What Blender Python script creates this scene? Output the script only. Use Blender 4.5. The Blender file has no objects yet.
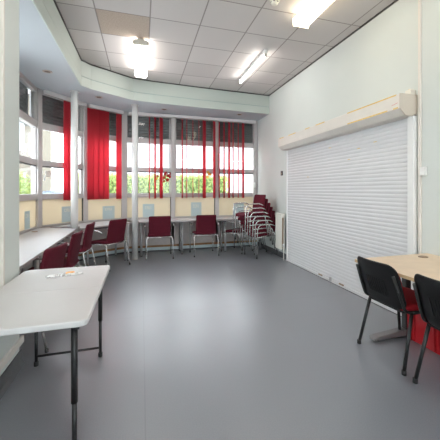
import bpy, math, random
from math import sin, cos, pi, radians
from mathutils import Vector, Matrix
random.seed(7)
SC = bpy.context.scene
COL = SC.collection

# ------------------------------------------------------------------ materials
def nodes(name):
    m = bpy.data.materials.new(name); m.use_nodes = True
    nt = m.node_tree
    return m, nt, nt.nodes['Principled BSDF'], nt.nodes['Material Output']

def mat(name, col, rough=.5, metal=0., spec=.5, bump=0., bscale=200., var=0., vscale=8., coat=0.):
    m, nt, p, out = nodes(name)
    p.inputs['Base Color'].default_value = (*col, 1)
    p.inputs['Roughness'].default_value = rough
    p.inputs['Metallic'].default_value = metal
    p.inputs['Specular IOR Level'].default_value = spec
    p.inputs['Coat Weight'].default_value = coat
    tc = nt.nodes.new('ShaderNodeTexCoord')
    if var > 0:
        n = nt.nodes.new('ShaderNodeTexNoise'); n.inputs['Scale'].default_value = vscale
        n.inputs['Detail'].default_value = 4
        nt.links.new(tc.outputs['Object'], n.inputs['Vector'])
        r = nt.nodes.new('ShaderNodeValToRGB')
        r.color_ramp.elements[0].position = .3; r.color_ramp.elements[1].position = .7
        r.color_ramp.elements[0].color = (*[c * (1 - var) for c in col], 1)
        r.color_ramp.elements[1].color = (*[min(1, c * (1 + var)) for c in col], 1)
        nt.links.new(n.outputs['Fac'], r.inputs['Fac'])
        nt.links.new(r.outputs['Color'], p.inputs['Base Color'])
    if bump > 0:
        n = nt.nodes.new('ShaderNodeTexNoise'); n.inputs['Scale'].default_value = bscale
        nt.links.new(tc.outputs['Object'], n.inputs['Vector'])
        b = nt.nodes.new('ShaderNodeBump'); b.inputs['Strength'].default_value = bump
        b.inputs['Distance'].default_value = .002
        nt.links.new(n.outputs['Fac'], b.inputs['Height'])
        nt.links.new(b.outputs['Normal'], p.inputs['Normal'])
    return m

def mathn(nt, op, a, b=None, c=None):
    n = nt.nodes.new('ShaderNodeMath'); n.operation = op
    for i, v in enumerate((a, b, c)):
        if v is None: continue
        if isinstance(v, (int, float)): n.inputs[i].default_value = v
        else: nt.links.new(v, n.inputs[i])
    return n.outputs[0]

def mixc(nt, fac, a, b):
    n = nt.nodes.new('ShaderNodeMix'); n.data_type = 'RGBA'
    for s, v in ((0, fac), (6, a), (7, b)):
        if isinstance(v, (int, float)): n.inputs[s].default_value = v
        elif isinstance(v, tuple): n.inputs[s].default_value = (*v, 1)
        else: nt.links.new(v, n.inputs[s])
    return n.outputs[2]

def ceiling_mat():
    m, nt, p, out = nodes('ceiling_tiles')
    p.inputs['Roughness'].default_value = .9
    p.inputs['Specular IOR Level'].default_value = .2
    tc = nt.nodes.new('ShaderNodeTexCoord'); sx = nt.nodes.new('ShaderNodeSeparateXYZ')
    nt.links.new(tc.outputs['Object'], sx.inputs[0])
    u = mathn(nt, 'DIVIDE', mathn(nt, 'ADD', sx.outputs[0], .504 + 6), .6)
    v = mathn(nt, 'DIVIDE', mathn(nt, 'ADD', sx.outputs[1], -3.392 + 12), .6)
    iu, iv = mathn(nt, 'FLOOR', u), mathn(nt, 'FLOOR', v)
    fu, fv = mathn(nt, 'FRACT', u), mathn(nt, 'FRACT', v)
    du = mathn(nt, 'MINIMUM', fu, mathn(nt, 'SUBTRACT', 1, fu))
    dv = mathn(nt, 'MINIMUM', fv, mathn(nt, 'SUBTRACT', 1, fv))
    line = mathn(nt, 'LESS_THAN', mathn(nt, 'MINIMUM', du, dv), .013)
    cb = nt.nodes.new('ShaderNodeCombineXYZ'); nt.links.new(iu, cb.inputs[0]); nt.links.new(iv, cb.inputs[1])
    wn = nt.nodes.new('ShaderNodeTexWhiteNoise'); wn.noise_dimensions = '2D'; nt.links.new(cb.outputs[0], wn.inputs['Vector'])
    base = mixc(nt, wn.outputs['Value'], (.58, .54, .525), (.65, .605, .59))
    def tile(a, b):   # 1 on one tile
        return mathn(nt, 'MULTIPLY', mathn(nt, 'COMPARE', iu, a + 10, .3), mathn(nt, 'COMPARE', iv, b + 19, .3))
    sp = nt.nodes.new('ShaderNodeTexNoise'); sp.inputs['Scale'].default_value = 60; sp.inputs['Detail'].default_value = 5
    nt.links.new(tc.outputs['Object'], sp.inputs['Vector'])
    beige = mixc(nt, sp.outputs['Fac'], (.36, .28, .23), (.60, .50, .42))
    base = mixc(nt, tile(0, 2), base, beige)
    base = mixc(nt, tile(-1, 3), base, (.68, .64, .62))
    fine = nt.nodes.new('ShaderNodeTexNoise'); fine.inputs['Scale'].default_value = 180
    nt.links.new(tc.outputs['Object'], fine.inputs['Vector'])
    base = mixc(nt, mathn(nt, 'MULTIPLY', fine.outputs['Fac'], .14), base, (.2, .18, .17))
    base = mixc(nt, mathn(nt, 'MULTIPLY', line, .8), base, (.24, .21, .20))
    nt.links.new(base, p.inputs['Base Color'])
    return m

def floor_mat():
    m, nt, p, out = nodes('speckled_vinyl')
    tc = nt.nodes.new('ShaderNodeTexCoord')
    a = nt.nodes.new('ShaderNodeTexNoise'); a.inputs['Scale'].default_value = 140; a.inputs['Detail'].default_value = 3
    b = nt.nodes.new('ShaderNodeTexNoise'); b.inputs['Scale'].default_value = 1.6; b.inputs['Detail'].default_value = 5
    for n in (a, b): nt.links.new(tc.outputs['Object'], n.inputs['Vector'])
    c = mixc(nt, a.outputs['Fac'], (.140, .149, .172), (.245, .256, .288))
    c = mixc(nt, mathn(nt, 'MULTIPLY', b.outputs['Fac'], .35), c, (.20, .21, .225))
    # welded sheet seams
    sx = nt.nodes.new('ShaderNodeSeparateXYZ'); nt.links.new(tc.outputs['Object'], sx.inputs[0])
    s1 = mathn(nt, 'LESS_THAN', mathn(nt, 'ABSOLUTE', mathn(nt, 'SUBTRACT', sx.outputs[1], 3.55)), .004)
    s2 = mathn(nt, 'LESS_THAN', mathn(nt, 'ABSOLUTE', mathn(nt, 'SUBTRACT', sx.outputs[0], .02)), .004)
    c = mixc(nt, mathn(nt, 'MULTIPLY', mathn(nt, 'MAXIMUM', s1, s2), .35), c, (.09, .095, .105))
    nt.links.new(c, p.inputs['Base Color'])
    rr = nt.nodes.new('ShaderNodeMapRange'); rr.inputs[3].default_value = .27; rr.inputs[4].default_value = .39; p.inputs['Specular IOR Level'].default_value = 1.0; p.inputs['Coat Weight'].default_value = .8; p.inputs['Coat Roughness'].default_value = .38
    nt.links.new(b.outputs['Fac'], rr.inputs[0]); nt.links.new(rr.outputs[0], p.inputs['Roughness'])
    bm = nt.nodes.new('ShaderNodeBump'); bm.inputs['Strength'].default_value = .12; bm.inputs['Distance'].default_value = .002
    nt.links.new(a.outputs['Fac'], bm.inputs['Height']); nt.links.new(bm.outputs['Normal'], p.inputs['Normal'])
    return m

def glass_mat():
    m, nt, p, out = nodes('window_glass'); nt.nodes.remove(p)
    t = nt.nodes.new('ShaderNodeBsdfTransparent'); t.inputs[0].default_value = (.94, .96, .96, 1)
    g = nt.nodes.new('ShaderNodeBsdfGlossy'); g.inputs['Roughness'].default_value = .02
    f = nt.nodes.new('ShaderNodeFresnel'); f.inputs[0].default_value = 1.5
    mx = nt.nodes.new('ShaderNodeMixShader')
    ge = nt.nodes.new('ShaderNodeNewGeometry')
    nt.links.new(mathn(nt, 'MULTIPLY', f.outputs[0], mathn(nt, 'SUBTRACT', 1, ge.outputs['Backfacing'])), mx.inputs[0]); nt.links.new(t.outputs[0], mx.inputs[1]); nt.links.new(g.outputs[0], mx.inputs[2])
    nt.links.new(mx.outputs[0], out.inputs[0])
    return m

def translucent_mat(name, col, tcol, fac):
    m, nt, p, out = nodes(name)
    p.inputs['Base Color'].default_value = (*col, 1); p.inputs['Roughness'].default_value = .8
    p.inputs['Specular IOR Level'].default_value = .15
    t = nt.nodes.new('ShaderNodeBsdfTranslucent'); t.inputs[0].default_value = (*tcol, 1)
    mx = nt.nodes.new('ShaderNodeMixShader'); mx.inputs[0].default_value = fac
    nt.links.new(p.outputs[0], mx.inputs[1]); nt.links.new(t.outputs[0], mx.inputs[2]); nt.links.new(mx.outputs[0], out.inputs[0])
    return m

def emit_mat(name, col, s):
    m, nt, p, out = nodes(name)
    p.inputs['Base Color'].default_value = (.8, .8, .78, 1)
    p.inputs['Emission Color'].default_value = (*col, 1); p.inputs['Emission Strength'].default_value = s
    return m

def film_mat():
    m, nt, p, out = nodes('clear_white_film')
    p.inputs['Base Color'].default_value = (.92, .92, .92, 1); p.inputs['Roughness'].default_value = .15
    t = nt.nodes.new('ShaderNodeBsdfTransparent'); mx = nt.nodes.new('ShaderNodeMixShader')
    tc = nt.nodes.new('ShaderNodeTexCoord'); n = nt.nodes.new('ShaderNodeTexNoise'); n.inputs['Scale'].default_value = 28
    nt.links.new(tc.outputs['Object'], n.inputs['Vector'])
    r = nt.nodes.new('ShaderNodeMapRange'); r.inputs[1].default_value = .4; r.inputs[2].default_value = .6; r.inputs[3].default_value = .15; r.inputs[4].default_value = .8
    nt.links.new(n.outputs['Fac'], r.inputs[0]); nt.links.new(r.outputs[0], mx.inputs[0])
    nt.links.new(t.outputs[0], mx.inputs[1]); nt.links.new(p.outputs[0], mx.inputs[2]); nt.links.new(mx.outputs[0], out.inputs[0])
    return m

M = dict(
    wall=mat('mint_paint', (.615, .645, .62), .65, bump=.05, bscale=90, var=.02, vscale=1.5),
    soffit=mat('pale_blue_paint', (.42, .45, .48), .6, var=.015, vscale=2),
    fascia=mat('mint_fascia_paint', (.47, .51, .47), .6),
    groove=mat('groove_teal', (.30, .38, .38), .7),
    ceiling=ceiling_mat(), floor=floor_mat(), glass=glass_mat(),
    skirt=mat('grey_coved_skirting', (.085, .085, .09), .5, var=.08, vscale=20),
    trim=mat('cream_trim_paint', (.70, .65, .60), .5),
    frame=mat('window_frame_paint', (.46, .43, .425), .45),
    frame_dark=mat('frame_gap_shade', (.06, .06, .065), .6),
    panel=translucent_mat('cream_window_film', (.74, .67, .54), (.75, .68, .54), .3),
    lowwall=mat('cream_low_wall', (.64, .58, .56), .7, var=.06, vscale=12),
    wood=mat('varnished_wood', (.34, .17, .07), .45, var=.2, vscale=14),
    bluetrim=mat('pale_blue_skirting', (.60, .70, .72), .5),
    white=mat('white_paint', (.78, .78, .77), .4),
    postw=mat('white_gloss_post', (.72, .71, .70), .3),
    shutter=mat('white_shutter_slats', (.66, .66, .67), .42, var=.015, vscale=5),
    shbox=mat('shutter_box_cream', (.68, .64, .59), .5, var=.03, vscale=7),
    shend=mat('shutter_box_end', (.60, .53, .45), .5),
    tape=mat('ochre_worn_paint', (.74, .50, .14), .6, var=.2, vscale=30),
    redmark=mat('red_mark', (.6, .15, .12), .6),
    extsh=mat('dark_external_slats', (.17, .17, .17), .5, metal=.2),
    rail=mat('blind_rail', (.70, .67, .66), .4),
    red=translucent_mat('red_blind_fabric', (.62, .06, .08), (.92, .18, .24), .5),
    maroon=mat('maroon_wool', (.093, .0065, .017), .85, spec=.25, bump=.4, bscale=420, var=.12, vscale=40),
    chrome=mat('chrome_tube', (.70, .69, .68), .27, metal=.75),
    cap=mat('black_rubber', (.02, .02, .02), .6),
    desk=mat('pale_grey_laminate', (.49, .48, .50), .38, var=.02, vscale=4),
    deskedge=mat('desk_edge', (.42, .37, .37), .5),
    grey=mat('grey_steel_leg', (.46, .45, .46), .4, metal=.3),
    darkmetal=mat('dark_bracket', (.09, .085, .09), .45),
    folding=mat('offwhite_plastic', (.60, .595, .595), .42, bump=.15, bscale=260, var=.015, vscale=6),
    blk=mat('black_powder_coat', (.011, .011, .012), .38),
    blkpl=mat('black_plastic', (.009, .009, .010), .5, spec=.25, bump=.15, bscale=300),
    redfab=mat('red_upholstery', (.36, .012, .022), .8, spec=.25, bump=.3, bscale=380),
    redpl=mat('red_plastic', (.52, .014, .022), .32, var=.05, vscale=8),
    maple=mat('maple_laminate', (.72, .56, .40), .42, var=.05, vscale=9),
    mapleedge=mat('maple_edge', (.60, .42, .24), .5),
    footgrey=mat('grey_cast_foot', (.24, .225, .23), .4, metal=.4),
    rad=mat('cream_radiator', (.76, .74, .68), .4),
    dark=mat('dark_plastic', (.05, .045, .045), .5),
    brown=mat('brown_plastic', (.30, .21, .14), .5),
    poster=mat('pale_blue_sheet', (.46, .56, .58), .75),
    letter=mat('cream_lettering', (.66, .67, .60), .75),
    lampbody=mat('lamp_grey', (.55, .52, .46), .5),
    lampfill=emit_mat('fill_lamp_diffuser', (1., .965, .91), 11.),
    lampmid=emit_mat('lamp_diffuser_window_side', (1., .965, .91), 7.5),
    lampwarm=emit_mat('warm_lamp_diffuser', (1., .86, .60), 4.5),
    tube=emit_mat('fluorescent_tube', (1., .96, .90), 20.),
    detector=mat('detector_white', (.74, .70, .62), .5),
    brass=mat('downlight_bezel', (.45, .38, .33), .35, metal=.7),
    lens=mat('downlight_lens', (.16, .11, .09), .3),
    packet=film_mat(),
    orange=mat('orange_label', (.85, .40, .10), .5),
    leafred=translucent_mat('red_leaf', (.42, .02, .03), (.6, .05, .04), .3),
    leaforange=translucent_mat('orange_leaf', (.78, .30, .03), (.9, .45, .05), .3),
    leafgold=translucent_mat('gold_leaf', (.62, .42, .08), (.8, .6, .1), .3),
    hedge=translucent_mat('hedge_leaf', (.31, .38, .14), (.36, .44, .15), .3),
    hedgedark=mat('hedge_core', (.10, .15, .05), .9),
    bark=mat('bark', (.2, .15, .1), .9),
    pave=mat('pale_paving', (.75, .74, .72), .85, var=.05, vscale=3),
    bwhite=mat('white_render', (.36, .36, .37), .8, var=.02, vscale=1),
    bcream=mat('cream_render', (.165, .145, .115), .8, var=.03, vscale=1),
    roof=mat('pale_roof', (.22, .19, .18), .8),
    bglass=mat('building_glass', (.24, .25, .26), .15),
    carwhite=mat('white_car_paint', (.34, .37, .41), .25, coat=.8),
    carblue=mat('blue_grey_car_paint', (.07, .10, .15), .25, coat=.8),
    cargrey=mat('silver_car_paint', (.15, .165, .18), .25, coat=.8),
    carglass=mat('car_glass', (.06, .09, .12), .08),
)

# ------------------------------------------------------------------ mesh builder
class MB:
    def __init__(s): s.v, s.f, s.sm, s.mi = [], [], [], []
    def add(s, vs, fs, smooth=False, mi=0):
        o = len(s.v); s.v += [tuple(v) for v in vs]
        for f in fs:
            s.f.append([i + o for i in f]); s.sm.append(smooth); s.mi.append(mi)
        return s
    def box(s, c, d, rz=0., mi=0):
        cs, sn = cos(rz), sin(rz); vs = []
        for dz in (-.5, .5):
            for dx, dy in ((-.5, -.5), (.5, -.5), (.5, .5), (-.5, .5)):
                x, y = dx * d[0], dy * d[1]
                vs.append((c[0] + x * cs - y * sn, c[1] + x * sn + y * cs, c[2] + dz * d[2]))
        return s.add(vs, [(3, 2, 1, 0), (4, 5, 6, 7), (0, 1, 5, 4), (1, 2, 6, 5), (2, 3, 7, 6), (3, 0, 4, 7)], mi=mi)
    def b2(s, a, b, mi=0):
        return s.box([(p + q) / 2 for p, q in zip(a, b)], [abs(q - p) for p, q in zip(a, b)], mi=mi)
    def seg(s, p, q, u0, u1, n0, n1, z0, z1, mi=0):
        # box in the frame of the wall segment p->q (u along it, n towards the left of travel)
        L = math.hypot(q[0] - p[0], q[1] - p[1]); t = ((q[0] - p[0]) / L, (q[1] - p[1]) / L); n = (-t[1], t[0])
        um, nm = (u0 + u1) / 2, (n0 + n1) / 2
        return s.box((p[0] + t[0] * um + n[0] * nm, p[1] + t[1] * um + n[1] * nm, (z0 + z1) / 2),
                     (u1 - u0, abs(n1 - n0), z1 - z0), math.atan2(t[1], t[0]), mi)
    def sweep(s, prof, vec, smooth=False, mi=0):
        n = len(prof); a = [Vector(p) for p in prof]; b = [p + Vector(vec) for p in a]
        s.add(a + b, [tuple(range(n))[::-1], tuple(range(n, 2 * n))], mi=mi)
        return s.add(a + b, [(i, (i + 1) % n, n + (i + 1) % n, n + i) for i in range(n)], smooth, mi)
    def prism(s, poly, z0, z1, mi=0):
        return s.sweep([(x, y, z0) for x, y in poly], (0, 0, z1 - z0), mi=mi)
    def tube(s, pts, r, n=10, mi=0, rr=None):
        P = [Vector(p) for p in pts]; k = len(P); rings = []
        up = None
        for i in range(k):
            t = (P[min(i + 1, k - 1)] - P[max(i - 1, 0)]).normalized()
            if up is None:
                up = Vector((0, 0, 1)) if abs(t.z) < .9 else Vector((1, 0, 0))
            a = t.cross(up).normalized(); up = a.cross(t).normalized()
            ri = rr[i] if rr else r
            rings += [P[i] + (a * cos(2 * pi * j / n) + up * sin(2 * pi * j / n)) * ri for j in range(n)]
        fs = [(i * n + j, i * n + (j + 1) % n, (i + 1) * n + (j + 1) % n, (i + 1) * n + j) for i in range(k - 1) for j in range(n)]
        s.add(rings, fs, True, mi)
        s.add(rings[:n], [tuple(range(n))[::-1]], mi=mi)
        return s.add(rings[-n:], [tuple(range(n))], mi=mi)
    def lathe(s, prof, c, n=24, mi=0, smooth=True):
        vs = [(c[0] + r * cos(2 * pi * j / n), c[1] + r * sin(2 * pi * j / n), c[2] + z) for r, z in prof for j in range(n)]
        k = len(prof)
        s.add(vs, [(i * n + j, i * n + (j + 1) % n, (i + 1) * n + (j + 1) % n, (i + 1) * n + j) for i in range(k - 1) for j in range(n)], smooth, mi)
        s.add(vs[:n], [tuple(range(n))[::-1]], mi=mi)
        return s.add(vs[-n:], [tuple(range(n))], mi=mi)
    def cushion(s, w, h, t, r, f, edge=.018, crown=.006, mi=0):
        # upholstered pad: rounded rectangle w x h, thickness t, mapped to 3D by f(a, b, t)
        out = []
        for cx, cy, a0 in ((w / 2 - r, h / 2 - r, 0), (-w / 2 + r, h / 2 - r, 90), (-w / 2 + r, -h / 2 + r, 180), (w / 2 - r, -h / 2 + r, 270)):
            for k in range(7):
                a = radians(a0 + 15 * k); out.append((cx + r * cos(a), cy + r * sin(a)))
            # mid points of the straight run that follows
        full = []
        for i, p in enumerate(out):
            q = out[(i + 1) % len(out)]; full.append(p)
            if math.hypot(q[0] - p[0], q[1] - p[1]) > .08:
                for k in range(1, 5): full.append((p[0] + (q[0] - p[0]) * k / 5, p[1] + (q[1] - p[1]) * k / 5))
        n = len(full); e = edge
        rings = [(.12, t / 2 + crown), (.45, t / 2 + crown), (.75, t / 2 + crown * .7)]
        seq = [(('s', a), b) for a, b in rings] + [(('d', e), t / 2), (('d', e * .3), t / 2 - e * .35 if t > 2 * e * .35 else t / 4), (('d', 0), 0),
               (('d', e * .3), -(t / 2 - e * .35) if t > 2 * e * .35 else -t / 4), (('d', e), -t / 2)] + [(('s', a), -t / 2) for a in (.75, .45, .12)]
        vs = []
        for (kind, a), tt in seq:
            for x, y in full:
                if kind == 's': px, py = x * a, y * a
                else: px, py = x * (1 - a / (w / 2)), y * (1 - a / (h / 2))
                vs.append(f(px, py, tt))
        k = len(seq)
        fs = [(i * n + j, (i + 1) * n + j, (i + 1) * n + (j + 1) % n, i * n + (j + 1) % n) for i in range(k - 1) for j in range(n)]
        fs += [tuple(range(n)), tuple(range((k - 1) * n, k * n))[::-1]]
        return s.add(vs, fs, True, mi)
    def build(s, name, m, parent=None, bevel=0., loc=None, seg=2):
        me = bpy.data.meshes.new(name); me.from_pydata(s.v, [], s.f)
        me.polygons.foreach_set('use_smooth', s.sm); me.polygons.foreach_set('material_index', s.mi)
        for x in (m if isinstance(m, (list, tuple)) else [m]): me.materials.append(x)
        me.update()
        import bmesh
        bm = bmesh.new(); bm.from_mesh(me); bmesh.ops.remove_doubles(bm, verts=bm.verts, dist=1e-6)
        bmesh.ops.recalc_face_normals(bm, faces=bm.faces); bm.to_mesh(me); bm.free()
        o = bpy.data.objects.new(name, me); COL.objects.link(o)
        if parent: o.parent = parent
        if loc: o.location = loc
        if bevel:
            b = o.modifiers.new('bevel', 'BEVEL'); b.width = bevel; b.segments = seg; b.limit_method = 'ANGLE'; b.angle_limit = radians(40)
        return o

def fillet(pts, r, k=6):
    P = [Vector(p) for p in pts]; out = [P[0]]
    for i in range(1, len(P) - 1):
        a, b, c = P[i - 1], P[i], P[i + 1]
        d1, d2 = (a - b), (c - b); rr = min(r, d1.length * .49, d2.length * .49)
        p, q = b + d1.normalized() * rr, b + d2.normalized() * rr
        for j in range(k + 1):
            t = j / k; out.append(p * (1 - t) ** 2 + b * 2 * t * (1 - t) + q * t * t)
    out.append(P[-1]); return out

def tag(o, label, cat, group=None, kind=None):
    o['label'] = label; o['category'] = cat
    if group: o['group'] = group
    if kind: o['kind'] = kind
    return o
def thing(name, label, cat, loc=(0, 0, 0), rz=0., group=None):
    o = bpy.data.objects.new(name, None); COL.objects.link(o); o.empty_display_size = .1
    o.location = loc; o.rotation_euler = (0, 0, rz)
    return tag(o, label, cat, group)
def struct(o, label=None, cat=None):
    o['kind'] = 'structure'
    if label: o['label'] = label
    if cat: o['category'] = cat
    return o
def copy_tree(o, parent=None):
    c = o.copy(); COL.objects.link(c)
    if parent: c.parent = parent
    for ch in list(o.children): copy_tree(ch, c)
    return c
def relabel(o, label, loc, rz, group=None):
    o['label'] = label; o.location = loc; o.rotation_euler = (0, 0, rz)
    if group: o['group'] = group
    return o

H = 3.40           # ceiling
XL, XR = -.882, 2.64
SOF = 2.99         # soffit of the dropped bulkhead
P = [(-1.63, 2.87), (-1.63, 4.40), (-1.63, 6.03), (-1.05, 6.81), (-.36, 7.25), (.66, 7.25), (1.65, 7.25), (2.64, 7.25)]
def unit(a, b):
    L = math.hypot(b[0] - a[0], b[1] - a[1]); return ((b[0] - a[0]) / L, (b[1] - a[1]) / L)

# ------------------------------------------------------------------ shell
struct(MB().prism([(-1.63, -3.2), (2.64, -3.2), (2.64, 7.25), (-.36, 7.25), (-1.05, 6.81), (-1.63, 6.03)], -.1, 0).build('floor', M['floor']),
       'grey speckled vinyl floor with faint welded seams', 'floor')
struct(MB().b2((-1.9, -3.3, H), (2.8, 7.4, H + .1)).build('ceiling', M['ceiling']), 'suspended ceiling of square mineral tiles in a thin grid', 'ceiling')
struct(MB().b2((-1.9, -3.2, 0), (XL, 2.845, H)).build('wall_left', M['wall'], bevel=.006), 'pale mint wall end at the left edge', 'wall')
struct(MB().b2((XR, -3.2, 0), (XR + .15, 7.4, H)).build('wall_right', M['wall']), 'pale mint wall carrying the white roller shutter', 'wall')
b = MB()
for a, c in (((-1.9, 0), (XR + .15, .7)), ((-1.9, 3.0), (XR + .15, H)), ((-1.9, .7), (-.75, 3.0)), ((2.5, .7), (XR + .15, 3.0))): b.b2((a[0], -3.35, a[1]), (c[0], -3.2, c[1]))
struct(b.build('wall_rear', M['wall']), 'pale mint wall behind the viewer, opened for an added fill window', 'wall')
b = MB()
for x in (-.75, .33, 1.41, 2.45): b.b2((x, -3.33, .7), (x + .05, -3.25, 3.0))
for z in (.7, 2.95): b.b2((-.75, -3.33, z), (2.5, -3.25, z + .05))
rw = b.build('window_8', M['frame']); struct(rw, 'added unseen window in the wall behind the viewer, for fill light', 'window')  # unseen window added so sky light fills the room from behind
MB().b2((-.7, -3.30, .75), (2.45, -3.294, 2.95)).build('pane', M['glass'], rw)
# low wall under the windows
b = MB()
for i in range(len(P) - 1):
    L = math.dist(P[i], P[i + 1]); b.seg(P[i], P[i + 1], -.03 if i else 0, L + .03 if i < 6 else L, 0, .18, 0, .735)
struct(b.build('wall_back', M['lowwall']), 'cream low wall under the windows', 'wall')
def runner(z0, z1, n0, n1, first=0):
    b = MB()
    for i in range(first, len(P) - 1):
        L = math.dist(P[i], P[i + 1]); b.seg(P[i], P[i + 1], .0, L, n0, n1, z0, z1)
    return b
struct(runner(.095, .135, -.035, .0).build('trim_1', M['wood'], bevel=.004), 'brown wooden strip low on the wall under the windows', 'trim')
struct(runner(.03, .093, -.028, .0).build('trim_2', M['bluetrim']), 'pale blue painted strip under the wooden strip', 'trim')
struct(runner(0, .03, -.04, .0).build('baseboard_back', M['skirt']), 'grey coved skirting under the windows', 'baseboard')
struct(MB().b2((XR - .012, 5.56, 0), (XR, 7.22, .11)).build('baseboard_right', M['skirt'], bevel=.004), 'dark grey skirting beside the radiator', 'baseboard')
b = MB(); b.sweep([(XL, -3.2, 0), (XL + .03, -3.2, 0), (XL + .012, -3.2, .03), (XL + .006, -3.2, .11), (XL, -3.2, .11)], (0, 6.07, 0))
struct(b.build('baseboard_left', M['skirt']), 'dark grey coved skirting at foot of left wall end', 'baseboard')
struct(MB().b2((XL, 0.2, .165), (XL + .022, 2.875, .215)).build('trim_3', M['trim'], bevel=.004), 'cream rail low on the left wall end', 'trim')
struct(MB().b2((XL, 0.2, .655), (XL + .02, 2.69, .69)).build('trim_4', M['trim'], bevel=.004), 'cream rail at table height on the left wall end', 'trim')

# bulkhead and fascia
F = [(-.915, 2.87), (-.92, 5.62), (-.80, 5.78), (-.16, 6.24), (.2, 6.30), (1.1, 6.38), (2.64, 6.47)]
b = MB(); b.prism([(-1.78, 2.87)] + F + [(2.64, 7.42), (-.42, 7.42), (-1.14, 6.96), (-1.78, 6.10)], SOF, H - .002)
struct(b.build('trim_5', M['soffit']), 'pale blue soffit of the dropped bulkhead over the windows', 'bulkhead')
def ribbon(z0, z1, n0, n1):
    # a continuous mitred band following the bulkhead line on its room side
    nr = []
    for i, p in enumerate(F):
        ts = []
        if i: ts.append(unit(F[i - 1], p))
        if i < len(F) - 1: ts.append(unit(p, F[i + 1]))
        ns = [(t[1], -t[0]) for t in ts]; n = (sum(x[0] for x in ns), sum(x[1] for x in ns)); l = math.hypot(*n)
        n = (n[0] / l, n[1] / l); k = 1 / max(.5, n[0] * ns[0][0] + n[1] * ns[0][1]); nr.append((n[0] * k, n[1] * k))
    b = MB()
    for i in range(len(F) - 1):
        q = [(F[j][0] + nr[j][0] * d, F[j][1] + nr[j][1] * d) for j, d in ((i, n0), (i + 1, n0), (i + 1, n1), (i, n1))]
        b.prism(q, z0, z1)
    return b
struct(ribbon(SOF, 3.138, 0, .014).build('trim_6', M['fascia']), 'mint lower fascia band of the bulkhead', 'fascia')
struct(ribbon(3.138, 3.150, 0, .003).build('trim_7', M['groove']), 'teal shadow groove along the bulkhead fascia', 'fascia')
struct(ribbon(3.150, H - .02, 0, .010).build('trim_8', M['fascia']), 'mint upper fascia band of the bulkhead', 'fascia')
struct(ribbon(H - .02, H, 0, .022).build('trim_9', M['dark']), 'dark gap between fascia and ceiling', 'trim')
struct(MB().b2((XR - .014, -3.2, H - .016), (XR, 6.47, H)).build('trim_10', M['dark']), 'dark edge strip between ceiling and right wall', 'trim')

# windows: mullions and bays
ZT = dict(sill0=1.18, sill1=1.272, t20=1.735, t21=1.825, t10=2.345, t11=2.455, head=2.93)
for i in range(2, 8):
    p = P[i]; prev = unit(P[i - 1], p); nxt = unit(p, P[i + 1]) if i < 7 else prev
    a = math.atan2(prev[1] + nxt[1], prev[0] + nxt[0])
    w = .11 if i in (2, 4) else .09
    off = -.05 if i == 7 else 0
    struct(MB().box((p[0] + off, p[1], (.72 + SOF) / 2), (w, .12, SOF - .72), a).build('trim_%d' % (9 + i), M['frame'], bevel=.006),
           ['', '', 'pale upright mullion at the left corner of the windows', 'pale upright mullion behind the red blind group', 'pale upright mullion behind the second white post',
            'pale upright mullion left of the three straight windows', 'pale upright mullion right of the red leaf decoration', 'pale upright frame where windows meet the right wall'][i], 'mullion')
struct(MB().b2((-1.78, 2.75, 0), (-1.60, 2.87, SOF)).build('trim_18', M['frame']), 'window post hidden behind the left wall end', 'mullion')

wl = ['window behind the left wall end', 'left side window beyond the long pale desk', 'angled window with a single red vane by the first white post', 'angled window with the wide group of red vanes',
      'straight window beside the second white post with red leaves', 'middle straight window with an orange leaf', 'right straight window beside the stacked chairs']
for i in range(7):
    p, q = P[i], P[i + 1]; L = math.dist(p, q); e = .045
    fb = MB()
    for z0, z1, d in ((ZT['sill0'], ZT['sill1'], .03), (ZT['t20'], ZT['t21'], .025), (ZT['t10'], ZT['t11'], .025), (ZT['head'], SOF, .02)):
        fb.seg(p, q, e, L - e, -d, .05, z0, z1)
    fb.seg(p, q, e, L - e, -.02, .05, .72, .75)
    for z0, z1 in ((ZT['sill1'], ZT['t20']), (ZT['t21'], ZT['t10']), (ZT['t11'], ZT['head'])):   # slim sashes
        for u in (e, L - e - .035): fb.seg(p, q, u, u + .027, -.01, .045, z0, z1)
    w = fb.build('window_%d' % (i + 1), M['frame'], bevel=.004); struct(w, wl[i], 'window')
    gb = MB().seg(p, q, e, L - e, -.014, .02, ZT['t20'] - .018, ZT['t20']); gb.seg(p, q, L - e - .012, L - e, -.022, .01, .75, ZT['sill0'])  # dark strips put in for the shadow gaps under transom and beside panel
    gb.build('gap_shade', M['frame_dark'], w)
    for z0, z1 in ((ZT['sill1'], ZT['t20'] - .018), (ZT['t21'], ZT['t10']), (ZT['t11'], ZT['head'])):
        MB().seg(p, q, e + .035, L - e - .035, .012, .018, z0, z1).build('pane', M['glass'], w)
    MB().seg(p, q, e, L - e, .0, .012, .75, ZT['sill0']).build('film_panel', M['panel'], w)
    hb = MB().seg(p, q, .09, .12, -.05, -.03, ZT['t20'] - .24, ZT['t20'] - .16) if i not in (6,) else MB().seg(p, q, L - .10, L - .06, -.085, -.06, 1.40, 1.52)
    if i in (2, 6):
        hb.build('handle', M['white'], w, bevel=.006)
    if i == 2:
        MB().seg(p, q, .15, .26, -.004, .004, 1.56, 1.66).build('sticker', M['trim'], w)

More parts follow.
